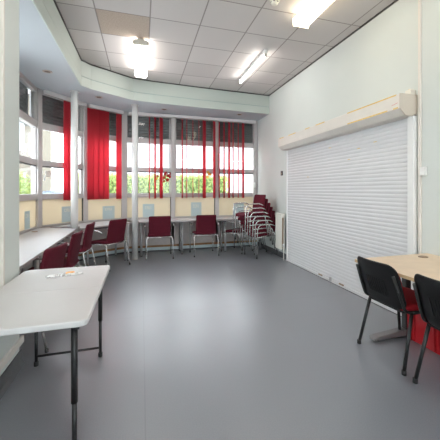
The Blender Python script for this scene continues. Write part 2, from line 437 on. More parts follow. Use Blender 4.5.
# external roller shutters, half down, outside each pane
sl = ['', 'dark slatted outside shutter above the left side window', 'dark slatted outside shutter above the window by the first white post', 'dark slatted outside shutter above the wide red vane group',
      'dark slatted outside shutter above the red leaf window', 'dark slatted outside shutter above the orange leaf window', 'dark slatted outside shutter nearest the right wall']
for i in range(1, 7):
    p, q = P[i], P[i + 1]; L = math.dist(p, q); t = unit(p, q); n = (-t[1], t[0])
    r = thing('external_shutter', sl[i], 'shutter', (p[0] + n[0] * .14, p[1] + n[1] * .14, 2.42), math.atan2(t[1], t[0]), 'outside shutters over the windows')
    b = MB(); k = 11; pr = [(0.0, 0.0)]
    prof = []
    for j in range(k):
        for zz, yy in ((0, 0), (.012, -.008), (.03, -.012), (.048, -.008), (.056, 0)): prof.append((yy, j * .058 + zz))
    pts = [(.03, y, z) for y, z in prof] + [(.03, .02, prof[-1][1]), (.03, .02, 0)]
    b.sweep(pts, (L - .06, 0, 0)); b.build('slat_curtain', M['extsh'], r)
    MB().b2((.03, -.018, -.03), (L - .03, .02, 0)).build('bottom_bar', M['extsh'], r)
    for u in (.005, L - .04): MB().b2((u, -.02, -.05), (u + .035, .03, .55)).build('guide_rail', M['extsh'], r)

# ------------------------------------------------------------------ vertical blinds
def vane(parent, c, ang, w, m=M['red'], z0=1.155, z1=2.905, sheer=False):
    # a strip of fabric hanging from the rail, slightly curved across its width
    b = MB(); n = 6; vs = []
    base = parent.location
    for side in (0, 1):
        for zi in (z0, z1):
            for j in range(n + 1):
                s = (j / n - .5) * w; bow = .006 * (1 - (2 * j / n - 1) ** 2) + side * .0016
                vs.append((c[0] + cos(ang) * s - sin(ang) * bow - base[0], c[1] + sin(ang) * s + cos(ang) * bow - base[1], zi - base[2]))
    m_ = n + 1; fs = []
    for j in range(n):
        fs.append((j, j + 1, m_ + j + 1, m_ + j)); fs.append((2 * m_ + j, 3 * m_ + j, 3 * m_ + j + 1, 2 * m_ + j + 1))
        fs.append((j, 2 * m_ + j, 2 * m_ + j + 1, j + 1)); fs.append((m_ + j, m_ + j + 1, 3 * m_ + j + 1, 3 * m_ + j))
    fs += [(0, m_, 3 * m_, 2 * m_), (n, 2 * m_ + n, 3 * m_ + n, m_ + n)]
    b.add(vs, fs, True)
    o = b.build('vane', m, parent)
    return o
def rail(parent, p, q, u0, u1, n0=-.125, n1=-.07):
    lp = lambda a: (a[0] - parent.location[0], a[1] - parent.location[1])
    b = MB().seg(lp(p), lp(q), u0, u1, n0, n1, 2.925 - parent.location[2], 2.985 - parent.location[2])
    b.build('head_rail', M['rail'], parent, bevel=.004)
def on(p, q, u, n):
    t = unit(p, q); return (p[0] + t[0] * u - t[1] * n, p[1] + t[1] * u + t[0] * n)

bl = thing('vertical_blind', 'vertical blind with one red vane left of the first white post', 'blind', (*on(P[2], P[3], .5, -.1), 2.925), 0, 'red vertical blinds at the windows')
p, q = P[2], P[3]; L1 = math.dist(p, q); a1 = math.atan2(q[1] - p[1], q[0] - p[0])
rail(bl, p, q, .06, L1 - .06)
for u in (.475, .565): vane(bl, on(p, q, u, -.10 - .004 * (u * 10 % 2)), a1 + .10, .127)
cb = MB().tube([(*[a - b_ for a, b_ in zip(on(p, q, .42, -.105), bl.location[:2])], 0), (*[a - b_ for a, b_ in zip(on(p, q, .42, -.105), bl.location[:2])], -.36)], .003, 6)
cb.build('cord', M['rail'], bl)
bl = thing('vertical_blind', 'vertical blind with the wide closed group of red vanes', 'blind', (*on(P[3], P[4], .4, -.1), 2.925), 0, 'red vertical blinds at the windows')
p, q = P[3], P[4]; L2 = math.dist(p, q); a2 = math.atan2(q[1] - p[1], q[0] - p[0])
rail(bl, p, q, .05, L2 - .07)
for k, u in enumerate((.075, .180, .280, .380)): vane(bl, on(p, q, u, -.10 - .008 * (k % 2)), a2 + (.12, .02, .2, .06)[k], .127)
vane(bl, on(p, q, .655, -.10), a2 + .10, .127)
bl = thing('vertical_blind', 'long vertical blind with narrow edge-on red vanes over three straight windows', 'blind', (1.1, 7.15, 2.925), 0, 'red vertical blinds at the windows')
rail(bl, P[4], P[7], .10, 2.93)
for X, wpx in ((.16, .7), (.277, 1.5), (.405, 2.9), (.855, 1.1), (.955, .5), (1.09, .4), (1.225, .4), (1.345, 3.0), (1.575, 2.4), (1.69, 1.1), (1.805, 1.4), (1.925, 2.1), (2.02, 1.1), (2.145, .9), (2.265, 2.2)):
    w = .110; app = w * 44.5
    d = math.asin(min(1, wpx / app)); vane(bl, (X, 7.15), math.atan2(7.15, X) - d, w)

# ------------------------------------------------------------------ leaf decorations
def leaf_shape(b, c, size, rot, tilt, mi=0):
    pts = []
    for k in range(15):
        a = 2 * pi * k / 15; r = size * (1.0 if k % 3 == 0 else (.50 if k % 3 == 1 else .55))
        pts.append((r * cos(a), 0, r * sin(a)))
    m = Matrix.Rotation(tilt, 3, 'Z') @ Matrix.Rotation(rot, 3, 'Y')
    vs = [m @ Vector(p_) + Vector(c) for p_ in pts]; nrm = m @ Vector((0, .002, 0))
    ctr = Vector(c) + m @ Vector((0, -size * .15, 0)); n = len(vs)
    b.add(vs + [ctr] + [v + nrm for v in vs] + [ctr + nrm],
          [(i, (i + 1) % n, n) for i in range(n)] + [(n + 1 + (i + 1) % n, n + 1 + i, 2 * n + 1) for i in range(n)] +
          [((i + 1) % n, i, n + 1 + i, n + 1 + (i + 1) % n) for i in range(n)], mi=mi)
def leaves(name, label, loc, specs, cord):
    t = thing(name, label, 'decoration', loc, 0, 'autumn leaf decorations on the windows')
    MB().tube([(0, 0, cord), (.004, 0, .0), (-.02, 0, -.06)], .002, 5).build('string', M['brown'], t)
    for x, z, s, r, m in specs:
        b = MB(); leaf_shape(b, (x, random.uniform(-.012, .0), z), s, r, random.uniform(-.4, .4)); b.build('leaf', M[m], t)
leaves('leaf_decoration', 'bunch of dark red leaves hung beside a red vane', (.50, 7.222, 1.66),
       [(0, .05, .055, .2, 'leafred'), (.05, 0, .06, .9, 'leafred'), (-.03, -.05, .055, 1.7, 'leafred'), (.09, -.03, .05, .5, 'leafred'), (.04, -.10, .055, 2.2, 'leafred'),
        (-.02, .01, .04, 2.8, 'leafred'), (-.17, -.02, .045, .4, 'leafred'), (-.19, -.07, .045, 1.4, 'leafgold'), (.10, .04, .04, 1.1, 'leafred'), (.0, -.02, .03, .1, 'leafgold'), (-.03, -.13, .04, .6, 'leafred')], .12)
leaves('leaf_decoration', 'orange and gold leaf decoration on the middle straight window', (1.44, 7.222, 1.70),
       [(0, .04, .05, .3, 'leafgold'), (.03, 0, .05, 1.1, 'leaforange'), (-.01, -.06, .045, .7, 'leaforange'), (.07, -.005, .035, 1.9, 'leaforange')], .1)

# ------------------------------------------------------------------ poster sheets on the film panels
def poster(i, u0, u1, z0, z1, label, glyphs):
    p, q = P[i], P[i + 1]; t = unit(p, q); o = on(p, q, u0, -.004)
    r = thing('window_poster', label, 'poster', (o[0], o[1], z0), math.atan2(t[1], t[0]), 'pale blue sheets on the window panels')
    w, h = u1 - u0, z1 - z0
    MB().b2((0, 0, 0), (w, .0015, h)).build('sheet', M['poster'], r)
    b = MB(); gw = w * .62 / len(glyphs); gh = h * .20; x0 = w * .18; zb = h * .66
    strokes = {'C': [(0, 0, .8, .22), (0, .78, .8, 1), (0, 0, .25, 1)], 'A': [(0, 0, .25, 1), (.6, 0, .85, 1), (0, .78, .85, 1), (0, .4, .85, .58)],
               'I': [(.3, 0, .6, 1)], 'E': [(0, 0, .8, .2), (0, .8, .8, 1), (0, .42, .7, .6), (0, 0, .25, 1)], 'J': [(.5, 0, .75, 1), (0, 0, .75, .22)], 'U': [(0, 0, .25, 1), (.6, 0, .85, 1), (0, 0, .85, .22)]}
    for k, g in enumerate(glyphs):
        for (a, c, d, e) in strokes[g]: b.b2((x0 + (k + a) * gw, -.0012, zb + c * gh), (x0 + (k + d) * gw, 0, zb + e * gh))
    b.build('lettering', M['letter'], r)
poster(1, 1.05, 1.28, .74, 1.02, 'pale blue sheet on the left side window panel', 'CAI')
poster(2, .47, .75, .76, 1.04, 'pale blue sheet on the panel left of the first white post', 'CAUI')
poster(3, .36, .61, .75, 1.01, 'pale blue sheet on the panel under the wide red vane group', 'EAU')
poster(4, .385, .62, .70, 1.035, 'pale blue sheet on the panel above the left straight-row chair', 'EAUI')
poster(5, .40, .635, .70, 1.06, 'pale blue sheet on the middle straight window panel', 'EEAI')
poster(6, .40, .66, .74, 1.03, 'pale blue sheet on the panel just left of the chair stack', 'CAU')

# ------------------------------------------------------------------ white posts
def post(loc, label):
    r = thing('support_post', label, 'post', loc, 0, 'round white support posts')
    MB().lathe([(.056, 0), (.056, SOF)], (0, 0, 0), 32).build('shaft', M['postw'], r)
    MB().lathe([(.070, 0), (.070, .012), (.058, .02)], (0, 0, SOF - .020), 32).build('collar', M['postw'], r)
    MB().lathe([(.060, 0), (.060, .012), (.0565, .016)], (0, 0, 0), 32).build('base_sleeve', M['trim'], r)
post((-1.066, 5.967, 0), 'round white post at the end of the long left desk')
post((-.122, 6.545, 0), 'round white post between angled desk and straight desk')

# ------------------------------------------------------------------ window desks
def leg_tube(r, x, y, z1, rad=.022):
    o = MB().lathe([(rad, .012), (rad, z1)], (x, y, 0), 16).build('leg', M['grey'], r)
    MB().lathe([(rad * .9, 0), (rad * .9, .014)], (x, y, 0), 12).build('foot_cap', M['cap'], o)
dk = thing('window_desk', 'long pale desk along the left side windows', 'desk', (-1.25, 4.3, 0), 0, 'pale desks along the windows')
def worktop(r, poly, z=.72, th=.025):
    pl = [(x - r.location[0], y - r.location[1]) for x, y in poly]
    b = MB().prism(pl, z - th, z - .0015, 1); b.prism(pl, z - .0015, z, 0)
    b.build('worktop', [M['desk'], M['deskedge']], r)
worktop(dk, [(-.925, 2.90), (-.985, 5.66), (-1.49, 5.99), (-1.585, 5.97), (-1.585, 2.90)])
MB().lathe([(.04, 0), (.04, .006), (.03, .008)], (-1.50 + 1.25, 5.45 - 4.3, .72), 20).build('cable_grommet', M['brown'], dk)
for y in (3.0, 3.85, 4.85, 5.55):
    leg_tube(dk, -1.04 + 1.25, y - 4.3, .695); leg_tube(dk, -1.53 + 1.25, y - 4.3, .695)
    MB().tube(fillet([(-1.00 + 1.25, y - 4.3, .675), (-1.10 + 1.25, y - 4.3, .62), (-1.53 + 1.25, y - 4.3, .60)], .08), .014, 8).build('bracket', M['darkmetal'], dk)
MB().b2((-1.06 + 1.25, -1.35, .665), (-1.03 + 1.25, 1.28, .695)).build('rail', M['darkmetal'], dk)

dk = thing('window_desk', 'short angled pale desk between the two white posts', 'desk', (-.8, 6.3, 0), 0, 'pale desks along the windows')
worktop(dk, [(-.935, 5.70), (-.19, 6.47), (-.24, 6.60), (-.42, 7.13), (-1.0, 6.75), (-1.46, 6.13), (-1.08, 6.06), (-.985, 6.02), (-.975, 5.90)])
for x, y in ((-.30, 6.50), (-.245, 6.44), (-.86, 5.92), (-1.28, 6.15), (-.50, 7.0)): leg_tube(dk, x + .8, y - 6.3, .695, .018)
MB().seg((-.08, -.34), (.50, .17), 0, .77, 0, .03, .655, .695).build('rail', M['darkmetal'], dk)

dk = thing('window_desk', 'long pale desk under the three straight windows', 'desk', (1.3, 6.9, 0), 0, 'pale desks along the windows')
worktop(dk, [(-.05, 6.575), (2.63, 6.575), (2.63, 7.215), (-.35, 7.215), (-.30, 7.1), (-.05, 6.66)])
for x in (-.005, .803, 1.735, 2.55):
    leg_tube(dk, x - 1.3, 6.765 - 6.9, .695); leg_tube(dk, x - 1.3, 7.14 - 6.9, .695)
MB().b2((-1.28, -.16, .67), (1.3, -.12, .695)).build('rail', M['grey'], dk)

# ------------------------------------------------------------------ maroon armchairs
def make_armchair():
    r = thing('meeting_chair', 'maroon chair with chrome arms, seen from behind, nearest the second white post', 'chair')
    def seatf(a, b, t):
        drop = -.03 * max(0, (a - .08) / .14) ** 2 + .012 * max(0, (-a - .1) / .12) ** 2
        return (a, b, .452 + t + drop - .006 * (1 - (b / .21) ** 2))
    MB().cushion(.46, .435, .05, .06, seatf).build('seat', M['maroon'], r)
    def backf(a, b, t):   # a across, b up
        z = .635 + b; k = b + .2
        return (-.205 - .05 * k / .4 - .02 * (k / .4) ** 2 + t - .022 * (1 - (a / .21) ** 2) + .02, -a, z)
    MB().cushion(.415, .40, .034, .028, backf, edge=.014, crown=.004).build('backrest', M['maroon'], r)
    for s in (-1, 1):
        pts = fillet([(.245, s * .25, .012), (.235, s * .254, .57), (.20, s * .282, .655), (-.06, s * .285, .662), (-.15, s * .275, .625)], .105)
        l = MB().tube(pts, .0105, 10).build('leg', M['chrome'], r)
        MB().lathe([(.014, 0), (.014, .025)], (.245, s * .25, 0), 12).build('foot_cap', M['cap'], l)
        pts = fillet([(-.285, s * .25, .012), (-.215, s * .245, .38), (-.205, s * .23, .418), (-.205, s * .19, .418)], .04)
        l = MB().tube(pts, .0105, 10).build('leg', M['chrome'], r)
        MB().lathe([(.014, 0), (.014, .025)], (-.285, s * .25, 0), 12).build('foot_cap', M['cap'], l)
        MB().tube([(.238, s * .251, .408), (.0, s * .215, .414), (-.20, s * .19, .418)], .009, 8).build('seat_rail', M['chrome'], r)
    MB().tube([(-.205, -.19, .418), (-.205, .19, .418)], .0105, 10).build('crossbar', M['chrome'], r)
    MB().tube([(.12, -.233, .411), (.12, .233, .411)], .009, 8).build('crossbar', M['chrome'], r)
    return r
ch = make_armchair(); G = 'maroon chairs at the window desks'
relabel(ch, 'maroon chrome-armed chair seen from behind at the straight desk, nearest a white post', (.336, 6.64, 0), pi / 2, G)
for lab, x, y, a in (('maroon chrome-armed chair seen from behind at the straight desk, below the orange leaf', 1.244, 6.66, 91),
                     ('maroon chair at the straight desk, half hidden behind the chair stack', 2.0, 6.76, 130),
                     ('maroon chair turned sideways at the short angled desk', -.58, 6.06, 143),
                     ('maroon chair at the long left desk, closest to the white folding table', -.975, 3.31, 169),
                     ('middle one of three maroon chairs in a row along the long left desk', -.98, 4.27, 176),
                     ('maroon chair at the left desk beside the first white post', -.985, 5.37, 174)):
    relabel(copy_tree(ch), lab, (x, y, 0), radians(a), G)
names = ['bottom maroon chair of the stack by the radiator', 'second maroon chair from the bottom of the stack', 'third maroon chair from the bottom of the stack',
         'third maroon chair from the top of the stack', 'second maroon chair from the top of the stack', 'topmost maroon chair of the stack, its seat uncovered']
for k in range(6):
    relabel(copy_tree(ch), names[k], (2.325 - .052 * k, 6.13 - .006 * k, .082 * k), radians(191) + .012 * (k % 3 - 1), 'stacked maroon chairs')

# ------------------------------------------------------------------ folding table with a packet on it
tb = thing('folding_table', 'white folding table with black legs in the left foreground', 'table', (-.55, 2.26, 0))
def rrect(x0, y0, x1, y1, r, k=6):
    o = []
    for cx, cy, a0 in ((x1 - r, y1 - r, 0), (x0 + r, y1 - r, 90), (x0 + r, y0 + r, 180), (x1 - r, y0 + r, 270)):
        for j in range(k + 1):
            a = radians(a0 + 90 * j / k); o.append((cx + r * cos(a), cy + r * sin(a)))
    return o
b = MB(); b.prism(rrect(-.305, -.575, .305, .625, .04), .680, .712)
b.build('tabletop', M['folding'], tb, bevel=.008, seg=3)
MB().b2((-.303, -.006, .7115), (.303, .006, .7128)).build('fold_seam', M['folding'], tb)
MB().b2((-.26, -.52, .65), (-.235, .56, .68)).build('under_rail', M['blk'], tb)
MB().b2((.235, -.52, .65), (.26, .56, .68)).build('under_rail', M['blk'], tb)
for y, rl in ((.54, True), (-.50, True)):
    for x in (-.21, .235):
        l = MB().tube([(x, y, .012), (x, y, .30)], .0115, 12).build('leg', M['blk'], tb)
        MB().tube([(x, y, .285), (x, y, .665)], .0155, 12).build('sleeve', M['blk'], l)
        MB().lathe([(.016, 0), (.016, .03)], (x, y, 0), 12).build('foot_cap', M['cap'], l)
    MB().tube([(-.21, y, .07), (.235, y, .07)], .009, 8).build('crossbar', M['blk'], tb)
pk = thing('packet', 'crumpled clear white packet with an orange label on the folding table', 'packet', (-.53, 2.615, .714), radians(16))
b = MB(); nx, ny = 26, 12; vs = []
rnd = random.Random(3)
for layer in (0, 1):
    for j in range(ny + 1):
        for i in range(nx + 1):
            x = (i / nx - .5) * .24; y = (j / ny - .5) * (.085 + .018 * sin(i * .9) * cos(i * .37)) * (1 - .45 * abs(2 * i / nx - 1) ** 3) + .008 * sin(i * .55)
            e = (1 - (2 * i / nx - 1) ** 4) * (1 - (2 * j / ny - 1) ** 4)
            z = .001 + (layer * (.003 + e * (.010 + rnd.uniform(-.004, .004))))
            vs.append((x, y, z))
w_ = nx + 1; n_ = w_ * (ny + 1); fs = []
for j in range(ny):
    for i in range(nx):
        a = j * w_ + i; fs += [(a, a + w_, a + w_ + 1, a + 1), (n_ + a, n_ + a + 1, n_ + a + w_ + 1, n_ + a + w_)]
for i in range(nx): fs += [(i, i + 1, n_ + i + 1, n_ + i), (ny * w_ + i + 1, ny * w_ + i, n_ + ny * w_ + i, n_ + ny * w_ + i + 1)]
for j in range(ny): fs += [((j + 1) * w_, j * w_, n_ + j * w_, n_ + (j + 1) * w_), (j * w_ + nx, (j + 1) * w_ + nx, n_ + (j + 1) * w_ + nx, n_ + j * w_ + nx)]
b.add(vs, fs, False); b.build('film', M['packet'], pk)
MB().cushion(.060, .042, .012, .012, lambda a, c, t: (a + .035, c + .004, .012 + t), edge=.004, crown=.002).build('label_sticker', M['orange'], pk)

# ------------------------------------------------------------------ right-hand desk, chairs, crate
rd = thing('office_desk', 'maple-topped office desk against the right wall', 'desk', (2.2, 1.65, 0))
b = MB(); pl = rrect(-.40, -.75, .435, .76, .012)
b.prism(pl, .695, .7185, 1); b.prism(pl, .7185, .72, 0)
b.build('desktop', [M['maple'], M['mapleedge']], rd)
MB().lathe([(.042, 0), (.042, .005), (.034, .007), (.032, .002)], (.25, .63, .72), 24).build('cable_grommet', M['brown'], rd)
for y in (.69, -.66):
    MB().b2((.085, y - .03, .06), (.145, y + .03, .67)).build('column', M['dark'], rd, bevel=.01)
    ft = MB().sweep([(-.265, y - .04, .012), (-.265, y - .04, .03), (-.22, y - .04, .045), (.05, y - .04, .065), (.30, y - .04, .045), (.36, y - .04, .03), (.36, y - .04, .012)], (0, .08, 0)).build('foot', M['footgrey'], rd, bevel=.01, seg=3)
    MB().lathe([(.02, 0), (.02, .014)], (-.21, y, 0), 14).build('glide', M['cap'], ft)
    MB().b2((-.30, y - .025, .665), (.36, y + .025, .695)).build('support_arm', M['dark'], rd)
MB().b2((.03, -.63, .60), (.09, .63, .66)).build('beam', M['dark'], rd)

def make_black_chair():
    r = thing('stacking_chair', 'black chair with red upholstery, its whole back in view', 'chair')
    MB().cushion(.44, .455, .045, .07, lambda a, b_, t: (a + .01, b_, .452 + t - .02 * max(0, (a - .1) / .12) ** 2)).build('seat_cushion', M['redfab'], r)
    MB().cushion(.43, .445, .016, .07, lambda a, b_, t: (a + .01, b_, .422 + t), edge=.006, crown=0).build('seat_pan', M['blkpl'], r)
    def bf(off):
        def f(a, b_, t):
            z = .607 + b_; k = b_ + .132
            return (-.215 - .33 * k + t + off - .035 * (1 - (a / .225) ** 2) + .02, -a, z)
        return f
    sh = MB().cushion(.455, .35, .022, .075, bf(0), edge=.012, crown=.0).build('back_shell', M['blkpl'], r)
    rb = MB()
    for k in range(-4, 5):
        f = bf(-.0125); y = k * .024
        rb.tube([f(y, -.085, 0), f(y, -.03, 0), f(y, .04, 0)], .0038, 6)
    rb.build('moulded_ribs', M['blkpl'], sh)
    MB().cushion(.42, .28, .03, .065, bf(.024), edge=.012, crown=.006).build('back_cushion', M['redfab'], r)
    for s in (-1, 1):
        l = MB().tube([(-.245, s * .25, .012), (-.145, s * .222, .425)], .0135, 12).build('leg', M['blk'], r)
        MB().lathe([(.017, 0), (.017, .03)], (-.245, s * .25, 0), 12).build('foot_cap', M['cap'], l)
        l = MB().tube([(.20, s * .25, .012), (.14, s * .222, .425)], .0135, 12).build('leg', M['blk'], r)
        MB().lathe([(.017, 0), (.017, .03)], (.20, s * .25, 0), 12).build('foot_cap', M['cap'], l)
        MB().tube([(-.15, s * .222, .42), (.145, s * .222, .42)], .0125, 10).build('side_rail', M['blk'], r)
        MB().tube(fillet([(-.12, s * .218, .425), (-.20, s * .217, .43), (-.235, s * .216, .52), (-.300, s * .205, .70)], .06), .012, 10).build('back_upright', M['blk'], r)
    for x in (-.14, .13): MB().tube([(x, -.222, .415), (x, .222, .415)], .0115, 10).build('crossbar', M['blk'], r)
    return r
c1 = make_black_chair(); G2 = 'black chairs at the maple desk'
relabel(c1, 'black-backed chair with red seat, farther from the viewer at the maple desk', (2.045, 2.09, 0), 0, G2)
relabel(copy_tree(c1), 'black-backed chair with red seat, cut by the right edge of the photo', (2.045, 1.49, 0), 0, G2)

cr = thing('storage_crate', 'red plastic crate on the floor under the maple desk', 'crate', (2.42, 2.0, 0))
x0, x1, y0, y1, zt = -.15, .14, -.08, .298, .38
b = MB()
def taper(z): return .012 * (1 - z / zt)
def ring(z, ins): t = taper(z) + ins; return [(x0 + t, y0 + t, z), (x1 - t, y0 + t, z), (x1 - t, y1 - t, z), (x0 + t, y1 - t, z)]
vs = ring(0, 0) + ring(zt, 0) + ring(zt, .01) + ring(.012, .01)
fs = [(3, 2, 1, 0)] + [(k * 4 + i, k * 4 + (i + 1) % 4, k * 4 + 4 + (i + 1) % 4, k * 4 + 4 + i) for k in range(3) for i in range(4)] + [(12, 13, 14, 15)]
b.add(vs, fs); b.build('body', M['redpl'], cr, bevel=.005)
b = MB()
for a, c in (((x0 - .012, y0 - .012), (x1 + .012, y0 + .006)), ((x0 - .012, y1 - .006), (x1 + .012, y1 + .012)), ((x0 - .012, y0), (x0 + .006, y1)), ((x1 - .006, y0), (x1 + .012, y1))):
    b.b2((*a, zt - .045), (*c, zt))
b.build('rim', M['redpl'], cr, bevel=.004)
for y in (y0 + .045, y0 + .085, y1 - .085, y1 - .045):
    MB().sweep([(x0 + .012, y - .008, .01), (x0 + .012, y + .008, .01), (x0 - .004, y + .006, .01), (x0 - .004, y - .006, .01)], (-.010, 0, zt - .055)).build('rib', M['redpl'], cr, bevel=.003)
MB().b2((x0 - .005, y0 + .12, .30), (x0 + .008, y1 - .12, .325)).build('rib', M['redpl'], cr, bevel=.003)

# ------------------------------------------------------------------ roller shutter on the right wall
rs = thing('roller_shutter', 'wide white roller shutter closed down to the floor on the right wall', 'shutter', (XR, 4.0, 0))
ya, yb = 2.60 - 4, 5.475 - 4
prof = []
n = 45; pt = 2.10 / n
for j in range(n):
    for f_, d in ((0, .012), (.10, .011), (.18, .0145), (.4, .0165), (.62, .0165), (.88, .0145), (.95, .012)): prof.append((-d - .01, .03 + (j + f_) * pt))
pts = [(x, ya, z) for x, z in prof] + [(-.002, ya, prof[-1][1]), (-.002, ya, .03)]
MB().sweep(pts, (0, yb - ya, 0)).build('slat_curtain', M['shutter'], rs)
bb = MB().b2((-.044, ya, .006), (-.004, yb, .04)).build('bottom_bar', M['shutter'], rs, bevel=.003)
MB().b2((-.042, ya, 0), (-.004, yb, .006)).build('rubber_seal', M['cap'], rs)
for y in (4.284 - 4, 3.748 - 4): MB().b2((-.056, y - .05, .035), (-.040, y + .05, .055)).build('pull_handle', M['brown'], bb, bevel=.004)
lk = MB().box((-.05, .014, .05), (.02, .04, .06)); lk.build('lock', M['grey'], bb, bevel=.004)
MB().b2((-.045, yb, 0), (0, yb + .028, 2.10)).build('guide_rail', M['white'], rs, bevel=.005)
g = MB().b2((-.055, ya - .075, 0), (0, ya, 2.10)).build('guide_rail', M['white'], rs, bevel=.005)
MB().b2((-.058, ya - .05, .58), (-.054, ya - .025, .61)).build('screw', M['dark'], g)
hp = [(0, 2.29), (-.215, 2.29), (-.215, 2.143), (-.146, 2.08), (0, 2.08)]
hs = MB().sweep([(x, 2.535 - 4, z) for x, z in hp], (0, 5.50 - 2.535, 0)).build('housing', M['shbox'], rs, bevel=.006)
MB().sweep([(x * 1.01, 2.525 - 4, (z - 2.19) * 1.015 + 2.19) for x, z in hp], (0, .012, 0)).build('end_plate', M['shend'], hs)
rn = random.Random(5)
def tp(a, c): MB().b2(a, c).build('worn_paint', M['tape'], hs)
for y0_, y1_ in ((-1.42, -.62), (-.1, .14), (.32, .46), (.78, 1.05), (1.25, 1.44)):
    tp((-.2165, y0_, 2.282 - rn.uniform(0, .006)), (-.2005, y1_, 2.2912))
for y0_, y1_ in ((-1.30, -.62), (-1.445, -1.38)):
    tp((-.2165, y0_, 2.146), (-.2145, y1_, 2.160))
for y, z in ((.05, 1.95), (-.4, 1.74), (-.6, 1.86), (.7, 1.55), (-.9, 1.9)):
    MB().box((-.033, y, z), (.004, .05, .008)).build('paint_fleck', M['tape'], rs)
MB().sweep([(-.2165, -1.44, 2.20), (-.2165, -1.36, 2.19), (-.2165, -1.36, 2.194), (-.2165, -1.44, 2.204)], (.002, 0, 0)).build('scratch', M['redmark'], hs)
jb = MB().b2((-.07, 0, 0), (0, .07, .06)).build('junction_box', M['detector'], bevel=.005, loc=(XR, 2.545, 2.291)); tag(jb, 'small cream box on top of the shutter housing', 'junction box')
MB().lathe([(.012, 0), (.012, .008)], (-.045, .035, .06), 12).build('knob', M['tape'], jb)

ct = thing('cable_trunking', 'thin white vertical trunking from ceiling down beside the shutter', 'trunking', (XR, 2.485, 0))
MB().b2((-.022, -.014, 0), (0, .014, H)).build('channel', M['trim'], ct, bevel=.003)
cb_ = MB().b2((-.032, -.045, 0), (0, .02, .085)).build('switch_box', M['white'], bevel=.005, loc=(XR - .0, 2.45, 1.475)); tag(cb_, 'small white box halfway up beside the vertical trunking', 'box')
ct2 = thing('cable_trunking', 'cream vertical trunking on the left wall end at photo edge', 'trunking', (XL, 2.50, 0))
MB().b2((0, -.012, .69), (.02, .012, H)).build('channel', M['trim'], ct2, bevel=.003)
MB().b2((0, .022, .69), (.012, .034, H)).build('channel', M['trim'], ct2, bevel=.003)
ws = thing('wall_switch', 'small dark brown square switch between window corner and shutter', 'switch', (XR, 5.79, 1.67))
MB().b2((-.012, -.045, -.045), (0, .045, .045)).build('plate', M['dark'], ws, bevel=.004)
MB().b2((-.018, -.02, -.03), (-.011, .015, .01)).build('rocker', M['brown'], ws, bevel=.002)

# radiator
ra = thing('radiator', 'cream panel radiator on the right wall beside the chair stack', 'radiator', (XR, 5.715, .20))
b = MB(); L_ = .27
prof = []
for j in range(8):
    for f_, d in ((0, 0), (.2, .007), (.75, .007), (.95, 0)): prof.append(((j + f_) / 8 * L_ - L_ / 2, d))
for xoff, sg in ((-.11, -1), (-.045, 1)):
    b.sweep([(xoff + sg * d, y, 0) for y, d in prof] + [(xoff, L_ / 2, 0), (xoff - sg * .012, L_ / 2, 0), (xoff - sg * .012, -L_ / 2, 0), (xoff, -L_ / 2, 0)], (0, 0, .68))
b.build('panels', M['rad'], ra)
b = MB()
for k in range(9): b.b2((-.10, -L_ / 2 + .01 + k * L_ / 9.4, .665), (-.055, -L_ / 2 + .018 + k * L_ / 9.4, .685))
b.build('grille', M['rad'], ra)
b = MB()
for y in (-L_ / 2 - .005, L_ / 2): b.b2((-.118, y, .61), (-.037, y + .006, .69))
b.build('side_panel', M['rad'], ra)
MB().b2((-.10, -L_ / 2 + .015, .03), (-.06, -L_ / 2 + .03, .66)).build('fins', M['brown'], ra)
MB().tube([(-.077, -L_ / 2 - .03, -.20), (-.077, -L_ / 2 - .03, .05), (-.077, -L_ / 2 + .01, .05)], .009, 8).build('pipe', M['rad'], ra)
MB().lathe([(.018, 0), (.02, .05), (.014, .065)], (-.077, -L_ / 2 - .03, .05), 12).build('valve', M['white'], ra)
MB().b2((-.05, -.05, .2), (0, .05, .24)).build('bracket', M['rad'], ra)

# ------------------------------------------------------------------ ceiling things
def strip_light(loc, L_, w, label, m, stem=True):
    r = thing('ceiling_light', label, 'light', loc, 0, 'fluorescent ceiling lights')
    b = MB().b2((-w * .22, -L_ / 2, -.055), (w * .22, L_ / 2, -.02 if stem else 0)); b.build('body', M['lampbody'], r)
    pr = [(-w * .36, 0, -.035), (-w * .5, 0, -.06), (-w * .46, 0, -.125), (-w * .34, 0, -.14), (w * .34, 0, -.14), (w * .46, 0, -.125), (w * .5, 0, -.06), (w * .36, 0, -.035)]
    MB().sweep([(x, -L_ / 2 + .012, z) for x, y, z in pr], (0, L_ - .024, 0)).build('diffuser', M[m], r)
    for y in (-L_ / 2 - .004, L_ / 2 - .012):
        MB().sweep([(x * 1.03, y, z * 1.0) for x, _, z in pr[:2]] + [(-w * .49, y, -.105 if stem else -.143), (w * .49, y, -.105 if stem else -.143)] + [(x * 1.03, y, z) for x, _, z in pr[-2:]], (0, .016, 0)).build('end_cap', M['lampbody'] if stem else M[m], r)
    if stem:
        for y in (-L_ / 2 + .03, L_ / 2 - .10): MB().b2((-.03, y, -.022), (.03, y + .05, 0)).build('mount', M['lampbody'], r)
    return r
strip_light((-.01, 5.16, H), 1.22, .205, 'glowing boxed ceiling light above the white posts', 'lampmid')
strip_light((1.785, 2.76, H), 1.25, .20, 'warm glowing boxed ceiling light cut by the top of the photo', 'lampwarm', False)
strip_light((-.01, 1.5, H), 1.22, .215, 'added unseen fill light on the ceiling above the folding table', 'lampfill')  # this and the next two are unseen fittings added to even the brightness
strip_light((1.785, -.3, H), 1.22, .215, 'added unseen fill light behind the viewer by the right wall', 'lampfill')
strip_light((-.01, -1.4, H), 1.22, .215, 'added unseen fill light behind the viewer by the left wall', 'lampfill')
r = thing('ceiling_light', 'bare fluorescent tube on the ceiling near the far right corner', 'light', (1.735, 5.02, H), 0, 'fluorescent ceiling lights')
MB().b2((-.025, -.65, -.055), (.025, .65, 0)).build('body', M['white'], r, bevel=.004)
MB().tube([(0, -.61, -.078), (0, .61, -.078)], .019, 14).build('tube', M['tube'], r)
